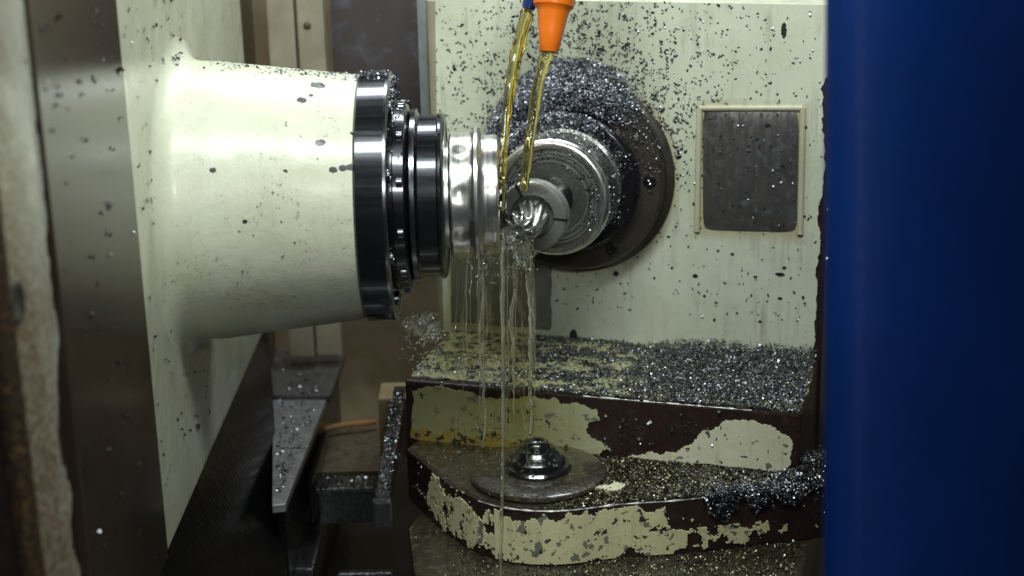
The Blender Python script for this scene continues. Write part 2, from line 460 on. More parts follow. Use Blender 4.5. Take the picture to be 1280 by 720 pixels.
# ================================================================== COLUMN (left)
CX = -405.0
YN, Y1, Y2, Y3 = -690.0, -556.0, -240.0, 552.0
ZC = -232.0
colm = thing('machine_column', 'ivory machine column with a dark vertical guideway, at the left edge', 'column', (CX, -60, -620))
obj('casting', box((CX - 500, CX - 6), (YN + 14, 620), (-619, 900)), 'brown', colm, bevel=10)
# paint skins on the side face (normal +X): local axes a = Y, b = Z
COLF = ((CX - 6, 0, 0), (0, 1, 0), (0, 0, 1), (1, 0, 0))
poly = [(YN + 22, -619), (Y1 - 2, -619), (Y1 - 8, -100), (Y1 - 2, 200), (Y1 - 10, 900), (YN + 22, 900)]
obj('edge_band', prism(ragged(poly, 34, 8, keep={0, 4, 5}, seed=4), 5, COLF), 'ivory_band', colm)
# rounded near corner, rusty
obj('corner_edge', tube([(CX - 9, YN + 12, z) for z in (-619, 0, 900)], 11, 16), 'rust_corner', colm, smooth=60)
hp = hit(22, 378, (CX, 0, 0), (1, 0, 0))
obj('bolt_hole', lathe([(0, 0), (0.1, 18), (1.6, 18), (2.2, 14), (1.2, 12), (1.1, 0)], hp + np.array([-0.5, 0, 0]), (1, 0, 0), 24), 'black', colm, smooth=40)
obj('guide_strip', box((CX - 14, CX + 3), (Y1 + 8, Y2), (-619, 900)), 'strip', colm, bevel=2.0)
obj('strip_edge', box((CX - 10, CX + 1.2), (Y2 + 0.3, Y2 + 7), (-619, 900)), 'rust', colm)
obj('side_panel', box((CX - 6.5, CX), (Y2 + 7.5, Y3), (-619, 900)), 'ivory', colm, bevel=1.5)
obj('rear_strip', box((CX - 30, CX - 2), (Y3 + 3, Y3 + 130), (-619, 900)), 'strip', colm, bevel=2)

# wet black guard below: a wedge standing off the column
guard = thing('way_guard', 'wet black sheet metal guard at the foot of the column', 'guard', (-360, 0, -619))
gv = [(CX + 1, -760, ZC), (CX + 1, 585, ZC), (-322, 95, -430), (-322, -760, -430), (CX + 1, -760, -619), (CX + 1, 585, -619), (-322, 95, -619), (-322, -760, -619)]
obj('guard_body', (gv, [(0, 3, 2, 1), (0, 1, 5, 4), (1, 2, 6, 5), (2, 3, 7, 6), (3, 0, 4, 7), (4, 5, 6, 7)]), 'black_wet', guard, bevel=3)
obj('top_edge', tube([(CX + 3, -740, ZC + 1), (CX + 3, 582, ZC + 1)], 2.0, 6), 'steel_dark', guard, smooth=60)

# ================================================================== SPINDLE HEAD (left, axis along X)
H = at(595, 243.5, 2000)
HO = np.array([0, H[1], H[2]]); HX = (1, 0, 0)
head = thing('spindle_head', 'ivory conical spindle head with black flanged nose, standing out from the column', 'spindle head', (-300, H[1], H[2]))
pr = [(CX + 0.02, 0), (CX + 0.02, 203)] + [(CX + 30 - 30 * math.cos(a), 203 - 30 * math.sin(a)) for a in [math.radians(8 * k) for k in range(1, 11)]] + [(CX + 50, 172.4)]
pr += [(-355 + 16 * k, 172 - (172 - 152.5) * (16 * k) / 168) for k in range(1, 11)] + [(-182, 152), (-181, 150), (-181, 0)]
obj('housing', lathe(pr, HO, HX, 144), 'ivory_head', head, smooth=40)
fl = obj('flange', lathe([(-181, 0), (-181, 153), (-179, 155.5), (-147, 155.5), (-143.5, 152), (-143, 138), (-145, 136), (-145, 0)], HO, HX, 144), 'oxide', head, smooth=35)
obj('flange_lip', lathe([(-147.2, 150), (-146.9, 156.3), (-143.8, 156.0), (-141.6, 152.5), (-142.2, 146), (-142.6, 140)], HO, HX, 144), 'oxide_rim', head, smooth=40)
sr = obj('seal_ring', lathe([(-145, 0), (-145, 122), (-139, 122), (-138, 118), (-126, 117), (-124, 114), (-123, 108), (-121, 105), (-121, 0)], HO, HX, 128), 'oxide', head, smooth=35)
nut = obj('lock_collar', lathe([(-121, 0), (-121, 106), (-119, 108), (-114, 108), (-112, 104), (-110, 101.5), (-88, 101.5), (-86, 104), (-82, 103), (-79.5, 99), (-79, 92), (-80, 70), (-80, 0)], HO, HX, 128), 'oxide', head, smooth=30)
obj('collar_rim', lathe([(-119.6, 106), (-119.2, 108.8), (-113.8, 108.8), (-113.3, 106)], HO, HX, 128), 'oxide_rim', nut, smooth=40)
obj('collar_lip', lathe([(-83.5, 101), (-83, 104.2), (-79.6, 100.5), (-78.4, 96), (-78.6, 90)], HO, HX, 128), 'oxide_rim', nut, smooth=40)
# socket screws on the flange face and the seal ring, notches in the collar
def socket_mesh(name, r, h, mat):
    g = lathe([(-2, 0), (-2, r), (h - 1, r), (h, r - 1), (h, r * 0.55), (h - 2.5, r * 0.5), (h - 2.5, 0)], (0, 0, 0), (0, 0, 1), 20)
    return g
bolt_src = None
def bolts(parent, name, geo, mat, places, rot):
    src = None
    for p in places:
        if src is None:
            me = bpy.data.meshes.new(name); me.from_pydata([tuple(np.array(v) * S) for v in geo[0]], [], geo[1]); me.materials.append(M[mat])
            me.polygons.foreach_set('use_smooth', [True] * len(me.polygons)); me.set_sharp_from_angle(angle=math.radians(40))
            src = bpy.data.objects.new(name, me); col.objects.link(src); src.parent = parent; place(src, parent, p, rot)
        else: copypart(src, parent, p, rot)
rotX = frame_rot((0, 1, 0), (0, 0, 1), (1, 0, 0))
bolts(fl, 'bolt', socket_mesh('b', 8, 4, 0), 'oxide_rim', [(-143.6, H[1] + 129 * math.cos(a), H[2] + 129 * math.sin(a)) for a in [math.radians(20 + 45 * k) for k in range(8)]], rotX)
bolts(sr, 'bolt', socket_mesh('b', 6, 5, 0), 'oxide_rim', [(-131.5 , H[1] + 116.5 * math.cos(a), H[2] + 116.5 * math.sin(a)) for a in [math.radians(8 + 30 * k) for k in range(12)]], rotX)

tool = thing('cutting_tool', 'bright steel ring shaped cutter on the spindle nose, washed by coolant', 'cutter', (-45, H[1], H[2] - 79))
cprof = [(-80, 0), (-80, 66), (-75, 66), (-74, 76), (-72, 78.5), (-70, 79), (-49, 79), (-46, 80), (-43, 83.5), (-39, 84), (-36, 81), (-34, 76), (-30, 74.5), (-18, 75), (-15, 74), (-13, 70), (-13, 0)]
cprof = cprof[:6] + [(-70 + 2.0 * i, 79) for i in range(11)] + cprof[7:]
cV, cF = lathe(cprof, HO, HX, 180)
for i, v in enumerate(cV):     # shallow scooped gullets round the rim, and a row on the narrow end
    a = math.atan2(v[2] - H[2], -(v[1] - H[1])); r_ = math.hypot(v[2] - H[2], v[1] - H[1])
    if r_ < 60: continue
    q = (math.degrees(a) - 36) % 40 - 20
    g_ = 3.2 * math.exp(-(q / 7.5) ** 2 - ((v[0] + 60) / 9) ** 2) + 2.4 * math.exp(-(((math.degrees(a) - 48) % 40 - 20) / 6.0) ** 2 - ((v[0] + 24) / 6.0) ** 2)
    cV[i] = np.array([v[0], H[1] + (v[1] - H[1]) * (r_ - g_) / r_, H[2] + (v[2] - H[2]) * (r_ - g_) / r_])
obj('cutter_body', (cV, cF), 'chrome', tool, smooth=35)
obj('front_boss', lathe([(-13.5, 0), (-13.5, 40), (-6, 38), (-4, 34), (-4, 0)], HO, HX, 64), 'steel_dark', tool, smooth=35)

# ================================================================== HEADSTOCK (right)
hs = thing('headstock', 'ivory machine block with chipped edges carrying the dark round faceplate', 'headstock', B(60, 0, ZB))
SL, SR = -204.0, 341.0
ZT = 243.0
obj('casting', box((SL + 2, SR + 9), (-420, -3), (ZB - 80, ZT - 2), F0, (BX, NB, ZZ)), 'brown', hs, bevel=7)
poly = [(SL - 1, ZL - 6), (SR, ZL - 6), (SR - 1, -100), (SR + 2, 40), (SR - 3, 110), (SR + 5, 150), (SR + 3, ZT), (SL + 3, ZT), (SL - 1, 60)]
obj('face_paint', prism(ragged(poly, 7, 6, keep={0, 6, 7, 8}, seed=11), 3.2, (B(0, -3.2, 0), BX, ZZ, NB)), 'ivory_block', hs)
obj('top_paint', box((SL + 4, SR + 2), (-380, -6), (ZT - 3, ZT), F0, (BX, NB, ZZ)), 'ivory_block', hs, bevel=1)
obj('shaded_corner', tube([B(SL, -14, z) for z in (ZL, 0, ZT - 4)], 14, 20), 'tan_post', hs, smooth=60)  # rounded corner of the block, its shade put into a tan colour
brk = obj('side_bracket', box((-266, -251), (-120, -104), (-10, 232), F0, (BX, NB, ZZ)), 'bracket', hs, bevel=2)
# square dark cover plate in its recess rim
pV, pF = [], []
for jj in range(21):
    for ii in range(21):
        u, v = ii / 10 - 1, jj / 10 - 1
        k = 1 - 0.045 * (abs(u) ** 8) * (abs(v) ** 8)          # slightly rounded corners
        bul = 6.5 * (1 - abs(u) ** 2.6) ** 0.6 * (1 - abs(v) ** 2.6) ** 0.6
        pV.append(B(244.5 + u * k * 65 - 1.5 * v, 0.4 + bul, 16 + v * k * 85 + 2 * u))
for jj in range(20):
    for ii in range(20):
        a = jj * 21 + ii; pF.append((a, a + 1, a + 22, a + 21))
pl = obj('cover_plate', (pV, pF), 'cover', hs, smooth=60)
rimp = []
for (p, q) in (((174, 101), (313, 106)), ((313, 106), (315, -69)), ((174, 101), (173, -73))):
    rimp.append(tube([B(p[0], 0, p[1]), B(q[0], 0, q[1])], 4.6, 10))
for k, g in enumerate(rimp): obj('plate_rim', g, 'ivory_block', pl, smooth=60)
# flat grey patch, slightly raised, under the spindle
gp = obj('lower_patch', prism(ragged([(-190, -232), (-40, -232), (-38, -140), (-38, -95), (-190, -95)], 3, 4, seed=5), 8, (B(0, 0, 0), BX, ZZ, NB)), 'patch_grey', hs)

# faceplate rings on the spindle axis (distance measured out of the face)
fp = obj('faceplate', lathe([(-2, 0), (-2, 141), (4, 141), (7, 137), (8, 131), (30, 131), (35, 127), (36, 122), (36, 0)], F0, NB, 144), 'ring', hs, smooth=32)
rotB = frame_rot(BX, ZZ, NB)   # local z -> face normal
rotB = Matrix((tuple(BX), tuple(ZZ), tuple(NB))).transposed()
bolts(fp, 'bolt', socket_mesh('b', 9, 2.5, 0), 'steel_dark', [B(113 * math.cos(a), 36, 113 * math.sin(a)) for a in [math.radians(60 * k + 2) for k in range(6)]], rotB)
inner = obj('inner_flange', lathe([(36, 0), (36, 100), (52, 100), (56, 96), (57, 92), (57, 0)], F0, NB, 128), 'ring_black', hs, smooth=32)
bolts(inner, 'bolt', socket_mesh('b', 8, 3, 0), 'steel_dark', [B(84 * math.cos(a), 57, 84 * math.sin(a)) for a in [math.radians(60 * k + 30) for k in range(6)]], rotB)

chuck = thing('collet_chuck', 'grey steel collet chuck in the middle of the dark faceplate', 'chuck', B(0, 57, -76))
obj('chuck_body', lathe([(57, 0), (57, 80), (70, 80), (72, 76), (112, 76), (114, 70), (118, 70), (119, 77.5), (122, 79), (134, 79), (139, 76), (140.5, 72), (140.5, 68), (138, 66.5), (138, 40), (137, 0)], F0, NB, 128), 'steel', chuck, smooth=30)
obj('neck', lathe([(137.5, 0), (137.5, 30), (150, 27), (211, 24), (211, 0)], F0, NB, 48), 'ring_black', chuck, smooth=30)  # black colour puts the dark of the hollow behind the nut into the neck
nutg = obj('collet_nut', lathe([(212, 0), (212, 20), (215, 44), (217, 46), (230, 46), (233, 44), (234, 41), (234, 29), (226, 27), (226, 0)], F0, NB, 96), 'steel_nut', chuck, smooth=30)
obj('chuck_rim', lathe([(133, 79.2), (134, 79.8), (138.5, 78.2), (141.2, 75), (141.6, 71.5), (140.7, 69), (140.7, 68)], F0, NB, 128), 'chrome', chuck, smooth=40)
for rr_ in (62, 57, 50):
    obj('ring_groove', lathe([(137.9, rr_ - 1.6), (139.3, rr_ - 0.8), (139.3, rr_ + 0.8), (137.9, rr_ + 1.6)], F0, NB, 96), 'steel_nut', chuck, smooth=40)
sg = []
for a in (-3, 117, 237):
    a = math.radians(a); u = BX * math.cos(a) + ZZ * math.sin(a); w = -BX * math.sin(a) + ZZ * math.cos(a)
    obj('slit', box((28, 46.3), (-1.5, 1.5), (222, 234.5), F0, (u, w, NB)), 'black', nutg)

wp = thing('workpiece', 'small fluted shiny steel workpiece tip held in the collet', 'workpiece', TIP - NB * 50)
prf = [(-55, 0), (-55, 25)]
t = -50.0
for k in range(5):
    r = 25.5 - k * 1.1
    prf += [(t, r - 4), (t + 3, r), (t + 6, r), (t + 8.5, r - 4)]
    t += 9.5
prf += [(t, 19), (t + 7, 17), (t + 10, 13), (t + 10.5, 7), (t + 7, 5), (t + 7, 0)]
prf = [(-55, 0), (-55, 23)] + [(-50 + 2.0 * k, 22.5 - 0.12 * k) for k in range(26)] + [(3, 17.5), (7, 13.5), (9, 9), (9.5, 6), (6, 4.5), (6, 0)]
wV, wF = lathe(prf, TIP, NB, 108)
for i, v in enumerate(wV):
    d_ = v - TIP; t_ = float(d_ @ NB); q = d_ - NB * t_; r_ = float(np.linalg.norm(q))
    if r_ < 12 or t_ < -53: continue
    a = math.atan2(float(q[2]), float(q @ BX)) * 9 + t_ * 0.16
    wV[i] = v + q / r_ * (2.6 * math.copysign(abs(math.cos(a)) ** 0.5, math.cos(a)) - 1.0)
obj('fluted_end', (wV, wF), 'steel', wp, smooth=40)

def strand0(path, r, seed):
    return tube(path, [max(0.35, r * (0.75 + 1.3 * fbm(i * 0.22, seed, 1.0, 6.0))) for i in range(len(path))], 6)
# ---------------------------------------------------------------- ledge in front of the headstock
ld = thing('ledge_block', 'stepped ledge under the headstock with peeling ivory paint and bare brown patch', 'ledge', B(80, TL / 2, ZM))
LL, LR = -192.0, 346.0
obj('casting', box((LL + 1, LR), (-1, TL - 2), (ZM - 60, ZL - 2), F0, (BX, NB, ZZ)), 'brown', ld, bevel=4)
top = [(LL + 3, 2), (LR - 4, 2), (LR - 5, TL - 5), (150, TL - 6), (60, TL - 8), (-60, TL - 14), (LL + 6, TL - 16)]
obj('top_paint', prism(ragged(top, 6, 5, keep={0}, seed=21), 2.4, (B(0, 0, ZL - 2.4), BX, NB, ZZ)), 'ivory_oily', ld)
FR = (B(0, TL - 2.2, 0), BX, ZZ, NB)
left = [(LL + 8, ZM + 2), (78, ZM + 2), (98, ZM + 8), (88, ZM + 18), (70, ZM + 26), (66, ZM + 44), (82, ZM + 50), (78, ZM + 66), (52, ZM + 74), (30, ZM + 68), (20, ZM + 78), (5, ZM + 74),
        (-40, ZM + 70), (-90, ZM + 72), (-120, ZM + 76), (-170, ZM + 74), (LL + 12, ZM + 70)]
obj('front_paint', prism(ragged(left, 5, 4, seed=31), 2.2, FR), 'ivory_film', ld)
right = [(120, ZM + 2), (LR - 12, ZM + 2), (LR - 10, ZM + 34), (LR - 14, ZM + 52), (LR - 34, ZM + 62), (LR - 62, ZM + 70), (LR - 100, ZM + 64), (LR - 128, ZM + 46), (LR - 146, ZM + 26), (LR - 168, ZM + 14), (150, ZM + 12)]
obj('front_paint', prism(ragged(right, 5, 4, seed=37), 2.2, FR), 'ivory_ledge', ld)
crust = [(LL + 8, ZM + 1), (30, ZM + 1), (24, ZM + 6), (-10, ZM + 16), (-40, ZM + 10), (-70, ZM + 22), (-92, ZM + 9), (-118, ZM + 18), (-150, ZM + 8), (LL + 10, ZM + 15)]
obj('oil_crust', prism(ragged(crust, 9, 5, seed=39), 1.2, (B(0, TL + 0.2, 0), BX, ZZ, NB)), 'yellow_crust', ld)
# bright worn edge line along the front top arris
obj('worn_edge', strand0([B(60 + (LR - 63) * k / 90.0 * 1.0 - 60 * k / 90.0, TL - 2.6, ZL - 3.4) for k in range(91)], 1.5, 3.0), 'worn', ld, smooth=60)

# ---------------------------------------------------------------- swivel base with round nose
def lowp(x, y):   # pixel on the swivel base top -> (s, t)
    P = hz(x, y, gz + ZM) - F0
    return (float(P @ BX), float(P @ NB))
nose = [lowp(*q) for q in [(508, 560), (528, 577), (546, 592), (562, 604), (578, 614), (598, 624), (618, 630), (640, 634), (665, 636.5), (690, 637), (715, 635.5), (740, 632.5), (775, 628), (840, 624), (938, 614), (1030, 604)]]
outline = nose + [(LR + 60, TL - 30), (LL + 20, TL - 30)]
sw = thing('swivel_base', 'rounded swivel base with flaking yellowed ivory paint, below the ledge', 'machine base', B(60, 300, ZB))
body = obj('casting', prism(outline, ZM - ZB - 2, (B(0, 0, ZB + 0.5), BX, NB, ZZ)), 'brown', sw, bevel=3)
obj('top_grime', prism([(LL + 22, TL + 2), (LR + 20, TL + 2)] + [(p[0] * 0.985 + 1, p[1] * 0.985) for p in nose[::-1]], 1.0, (B(0, 0, ZM - 1.9), BX, NB, ZZ)), 'grimy', sw)
yp = lowp(766, 612)
obj('paint_flake', prism(ragged([(yp[0] - 22, yp[1] + 6), (yp[0] - 4, yp[1] + 12), (yp[0] + 12, yp[1] + 2), (yp[0] + 14, yp[1] - 12), (yp[0] + 4, yp[1] - 16), (yp[0] - 6, yp[1] - 4)], 4, 3, seed=3), 4.5, (B(0, 0, ZM - 0.5), BX, NB, ZZ)), 'ivory_ledge', sw)
def flaked_skin(pts, keep, off=1.6, step=1.6):
    """skin of small cells along a wall; keep(L, h) says where paint is still there -> real holes with depth"""
    P = [np.array(p) for p in pts]; d = [0.0]
    for a, b in zip(P[:-1], P[1:]): d.append(d[-1] + float(np.linalg.norm(b - a)))
    nu = int(d[-1] / step); nv = int((ZM - ZB - 6) / step)
    nrm = []
    for k in range(len(P)):
        tg = P[min(k + 1, len(P) - 1)] - P[max(k - 1, 0)]; tg /= np.linalg.norm(tg); nrm.append(np.array([-tg[1], tg[0]]))
    sgn = 1.0 if nrm[len(P) // 2] @ (P[len(P) // 2] - np.array([60.0, 280.0])) > 0 else -1.0
    grid = []
    for i in range(nu + 1):
        L = d[-1] * i / nu; j = min(max(k for k in range(len(d)) if d[k] <= L + 1e-6), len(P) - 2); f = (L - d[j]) / (d[j + 1] - d[j])
        p = P[j] * (1 - f) + P[j + 1] * f; nn = (nrm[j] * (1 - f) + nrm[j + 1] * f) * sgn
        grid.append((p + nn * off, p + nn * 0.1))
    V, F, idx = [], [], {}
    def vert(i, k, o):
        key = (i, k, o)
        if key not in idx:
            jx = 0.35 * step * mnoise.noise(Vector((i * 0.9, k * 0.9, 3.0))); q = grid[i][o]
            idx[key] = len(V); V.append(B(q[0], q[1], ZB + 3 + k * step + jx))
        return idx[key]
    on = [[keep(d[-1] * (i + .5) / nu, (k + .5) / nv) for k in range(nv)] for i in range(nu)]
    for i in range(nu):
        for k in range(nv):
            if not on[i][k]: continue
            F.append((vert(i, k, 0), vert(i + 1, k, 0), vert(i + 1, k + 1, 0), vert(i, k + 1, 0)))
            for di, dk, e in ((-1, 0, ((i, k), (i, k + 1))), (1, 0, ((i + 1, k), (i + 1, k + 1))), (0, -1, ((i, k), (i + 1, k))), (0, 1, ((i, k + 1), (i + 1, k + 1)))):
                a, b = i + di, k + dk
                if not (0 <= a < nu and 0 <= b < nv and on[a][b]):
                    F.append((vert(*e[0], 0), vert(*e[1], 0), vert(*e[1], 1), vert(*e[0], 1)))
    return V, F
def keep_front(L, h):
    f = fbm(L * 0.030, h * 2.2, 1.0, 4.0) + 0.30 * fbm(L * 0.11, h * 7.0, 1.0, 9.0)
    thr = -0.62 + max(0.0, L - 200) / 150.0
    thr += 1.1 * max(0.0, h - 0.80) / 0.2 + 0.5 * max(0.0, 0.10 - h) / 0.1
    if 22 < L < 62: thr += 1.2 * max(0.0, h - 0.45)
    if L > 190: thr += 0.55 * (h > 0.45)
    return f > thr
def keep_left(L, h):
    f = fbm(L * 0.035, h * 2.0, 1.0, 14.0) + 0.4 * fbm(L * 0.12, h * 7.0, 1.0, 19.0)
    return f > -0.42 + 1.1 * max(0.0, h - 0.72) / 0.28 + 0.9 * max(0.0, 0.25 - h) / 0.25 + 0.9 * max(0.0, 24 - L) / 24
obj('wall_paint', flaked_skin(nose[6:16], keep_front), 'ivory_wall', sw)
obj('wall_paint', flaked_skin(nose[1:7], keep_left), 'ivory_wall', sw)
ep = []
for a_, b_ in zip(nose[5:-1], nose[6:]):
    m_ = max(2, int(math.hypot(b_[0] - a_[0], b_[1] - a_[1]) / 3.5))
    ep += [B(a_[0] + (b_[0] - a_[0]) * k / m_, a_[1] + (b_[1] - a_[1]) * k / m_, ZM - 2.6) for k in range(m_)]
obj('worn_edge', strand0(ep, 1.5, 8.0), 'worn', sw, smooth=60)
# round pivot cap with stacked dome
pc = hz(672, 594, gz + ZM)
cap = thing('pivot_cap', 'wet dark domed pivot cap on a wide round disc, under the falling coolant', 'pivot cap', pc)
obj('disc', lathe([(0, 0), (0, 86), (3, 88), (7, 87), (9, 83), (10, 60), (12, 48), (12, 0)], pc, (0, 0, 1), 96), 'grimy', cap, smooth=40)
obj('dome', lathe([(11, 0), (11, 44), (15, 45), (18, 42), (19, 37), (25, 37), (28, 35), (30, 31), (36, 26), (38, 24), (39, 18), (44, 17), (48, 14), (51, 8), (52, 0)], pc, (0, 0, 1), 96), 'dome', cap, smooth=30)
# lower bed
bed = thing('lower_bed', 'lowest grimy bed plate strewn with oily chips, bottom of the picture', 'machine bed', B(60, 300, ZB - 60))
obj('bed_plate', prism([(-150, 40), (-150, 330), (-100, 450), (60, 640), (LR + 20, 640), (LR + 20, 40)], 60, (B(0, 0, ZB - 60), BX, NB, ZZ)), 'grimy', bed, bevel=4)

# ---------------------------------------------------------------- clutter between column and headstock
def zp(x, y, z):
    P = hz(x, y, z); return (float(P[0]), float(P[1]))
way = thing('way_cover', 'grey telescopic way cover between the column and the headstock', 'way cover', (-350, 400, -420))
obj('front_section', prism([zp(340, 632, -330), zp(357, 630, -330), zp(410, 494, -330), zp(341, 494, -330)], -12, ((0, 0, -330), (1, 0, 0), (0, 1, 0), (0, 0, 1))), 'way', way, bevel=2)
obj('rear_section', prism([zp(413, 494, -322), zp(432, 440, -322), zp(336, 438, -322), zp(341, 494, -322)], -14, ((0, 0, -322), (1, 0, 0), (0, 1, 0), (0, 0, 1))), 'plate', way, bevel=2)
obj('under_frame', prism([zp(346, 626, -344), zp(355, 620, -344), zp(404, 492, -344), zp(422, 446, -344), zp(340, 446, -344)], -270, ((0, 0, -344), (1, 0, 0), (0, 1, 0), (0, 0, 1))), 'black', way)
for k, (a_, b_) in enumerate((((352, 560), (383, 560)), ((349, 596), (369, 596)))):
    pa, pb = hz(a_[0], a_[1], -330), hz(b_[0], b_[1], -330)
    obj('fold_seam', tube([pa, pb], 1.6, 6), 'steel_dark', way, smooth=60)
chn = thing('drain_channel', 'black oily drain channel bracket below the coolant', 'channel', (-215, 120, -470))
c0, c1 = hz(395, 606, -400), hz(468, 606, -400)
obj('lip', box((c0[0], c1[0]), (c0[1] - 20, c0[1] + 26), (-408, -398)), 'wet_steel', chn, bevel=3)
obj('front_wall', box((c0[0] + 2, c1[0] - 2), (c0[1] - 10, c0[1] + 4), (-460, -409)), 'wet_steel', chn, bevel=3)
obj('side_wall', box((c0[0] - 12, c0[0] - 2), (c0[1] - 10, c0[1] + 190), (-460, -392)), 'black_wet', chn, bevel=3)
t0, t1 = hz(366, 712, -480), hz(392, 645, -480)
obj('lower_lip', box((t0[0], t0[0] + 30), (t0[1], t1[1]), (-520, -480)), 'wet_steel', chn, bevel=4)
obj('tray_wall', box((t0[0] + 60, c1[0] + 30), (t0[1] + 20, t0[1] + 34), (-600, -500)), 'wet_steel', chn, bevel=4)
a0 = hz(415, 590, -420); a1 = hz(470, 545, -420)
o = obj('chute_plate', box((a0[0] - 30, a1[0] + 40), (a0[1], a1[1] + 40), (-432, -420)), 'chute'); tag(o, 'stained tan chute plate behind the drain channel', 'plate')
r1, r2 = hz(500, 482, -250), hz(478, 618, -250)
rail = thing('side_rail', 'wet black rail along the left side of the ledge', 'rail', (r2[0], r2[1], -330))
dv = (r2 - r1); dv /= np.linalg.norm(dv); sd = np.array([dv[1], -dv[0], 0]); sd = sd if sd[0] > 0 else -sd
LRL = float(np.linalg.norm(r2 - r1))
obj('bar', box((-9, 9), (0, LRL), (-34, 0), r1, (sd, dv, ZZ)), 'wet_steel', rail, bevel=3)
obj('end_block', box((-13, 12), (LRL + 0.5, LRL + 14), (-40, -3), r1, (sd, dv, ZZ)), 'wet_steel', rail, bevel=4)
b0 = hz(472, 498, -300)
o = obj('tan_block', box((b0[0], b0[0] + 70), (b0[1], b0[1] + 70), (-400, -300)), 'tan', bevel=4); tag(o, 'small tan block beside the wet black rail', 'block')
s0, s1 = hz(402, 536, -405), hz(470, 527, -405)
o = obj('wooden_stick', tube([s0 + (s1 - s0) * k / 4 + np.array([0, 0, 1.5 * math.sin(k)]) for k in range(5)], 5, 8), 'wood'); tag(o, 'orange brown stick lying across the chute', 'stick')
# pipes seen in the slit between headstock and blue door
for k, (yy, nm) in enumerate(((265, 'short bright pipe end in the gap beside the blue door'), (326, 'lower short pipe end in the gap beside the blue door'))):
    P = B(SR + 12, -30, 0); q = hit(1030, yy, P, NB); q = B(SR + 9, -30, float(q[2] - F0[2]))
    o = obj('pipe', lathe([(0, 0), (0, 13), (30, 13), (32, 11), (60, 11), (60, 0)], q, BX, 24), 'chrome', smooth=40)
    tag(o, nm, 'pipe')

# ---------------------------------------------------------------- blue door, near the lens
d0 = 1240.0
A0 = at(1037, 760, d0); A1 = at(1040, -40, d0)
axd = A1 - A0; hgt = float(np.linalg.norm(axd)); axd /= hgt
dx = RV - axd * float(RV @ axd); dx /= np.linalg.norm(dx); dy = np.cross(axd, dx)   # dy away from the lens
prof = [(26 - 26 * math.cos(a), 26 - 26 * math.sin(a)) for a in [math.radians(6 * k) for k in range(16)]]
prof += [(40, 1.5), (54, 4.5), (68, 9), (84, 16), (104, 27), (130, 44), (160, 68), (200, 104), (240, 150), (240, 190), (24, 70)]
prof = [(p[0], p[1]) for p in prof]
door = thing('sliding_door', 'dark blue sliding guard door edge, out of focus at the right', 'door', A0)
obj('door_panel', prism(prof, hgt, (A0, dx, dy, axd)), 'blue', door, smooth=50)

# ---------------------------------------------------------------- nozzle
nd = 1975.0
nz0 = at(686, 66, nd)
nax = at(694, -10, nd) - nz0; nax /= np.linalg.norm(nax)
noz = thing('coolant_nozzle', 'orange plastic coolant nozzle pointing down at the work', 'nozzle', nz0)
obj('cone_tip', lathe([(0, 0), (0, 6), (0.6, 11), (1.5, 11.6), (28, 16), (50, 19.5), (54, 21), (58, 25), (64, 26), (74, 26), (80, 22), (84, 16), (84, 0)], nz0, nax, 48), 'orange', noz, smooth=35)
obj('socket', lathe([(70, 0), (70, 24), (82, 29), (98, 30), (120, 27), (124, 22), (170, 22), (170, 0)], nz0 + nax * 14 + np.array([4, 10, 0]), nax, 48), 'blue_plastic', noz, smooth=35)
n2 = at(660, 12, nd + 40); na2 = at(676, -40, nd + 40) - n2; na2 /= np.linalg.norm(na2)
noz2 = thing('coolant_nozzle', 'dark blue coolant nozzle tip half hidden behind the orange one', 'nozzle', n2)
obj('cone_tip', lathe([(0, 0), (0, 5), (1, 8), (20, 11), (45, 15), (60, 15), (60, 0)], n2, na2, 32), 'blue_plastic', noz2, smooth=35)

# ---------------------------------------------------------------- coolant
def smoothpath(px, d0, d1, n=60, wob=0.0, seed=0):
    """catmull-rom through image-measured knots, at depths running d0..d1"""
    K = [at(x, y, d0 + (d1 - d0) * i / (len(px) - 1)) for i, (x, y) in enumerate(px)]
    K = [2 * K[0] - K[1]] + K + [2 * K[-1] - K[-2]]
    out = []
    for i in range(1, len(K) - 2):
        for k in range(n // (len(K) - 3)):
            t = k / (n // (len(K) - 3)); p0, p1, p2, p3 = K[i - 1:i + 3]
            q = 0.5 * (2 * p1 + (p2 - p0) * t + (2 * p0 - 5 * p1 + 4 * p2 - p3) * t * t + (3 * p1 - p0 - 3 * p2 + p3) * t ** 3)
            out.append(q)
    out.append(K[-2])
    if wob:
        for i, q in enumerate(out):
            w = min(1.0, i / 12.0) * wob
            q += np.array([fbm(i * 0.04, seed, 1.0, 3.1), fbm(i * 0.04, seed + 9, 1.0, 1.7), 0]) * w
    return out
def strand(path, r0_, r1_, seed, lump=0.25, segs=10, flat=0.8):
    n = len(path)
    rad = [(r0_ + (r1_ - r0_) * i / (n - 1)) * (1 + lump * fbm(i * 0.16, seed, 1.0, 0.4)) for i in range(n)]
    return tube(path, [max(0.25, r) for r in rad], segs, flat)
o = obj('coolant_stream', join(
    strand(smoothpath([(659, 14), (646, 60), (637, 110), (631, 165), (627, 220), (626, 262)], 2010, 1925, 60, 1.0, 1), 7.0, 4.6, 1, 0.18, 14),
    strand(smoothpath([(664, 18), (652, 62), (642, 110), (634, 165), (629, 222)], 2012, 1927, 50, 1.5, 5), 4.0, 2.6, 2, 0.3, 10)), 'coolant', smooth=80)
tag(o, 'thick yellow coolant stream falling in front of the cutter from the blue nozzle', 'coolant stream')
o = obj('coolant_stream', strand(smoothpath([(684, 66), (673, 105), (666, 150), (659, 195), (655, 238)], 1976, 1972, 50, 0.8, 3), 8.0, 6.0, 7, 0.15, 14), 'coolant', smooth=80)
tag(o, 'yellow coolant stream from the orange nozzle onto the collet', 'coolant stream')
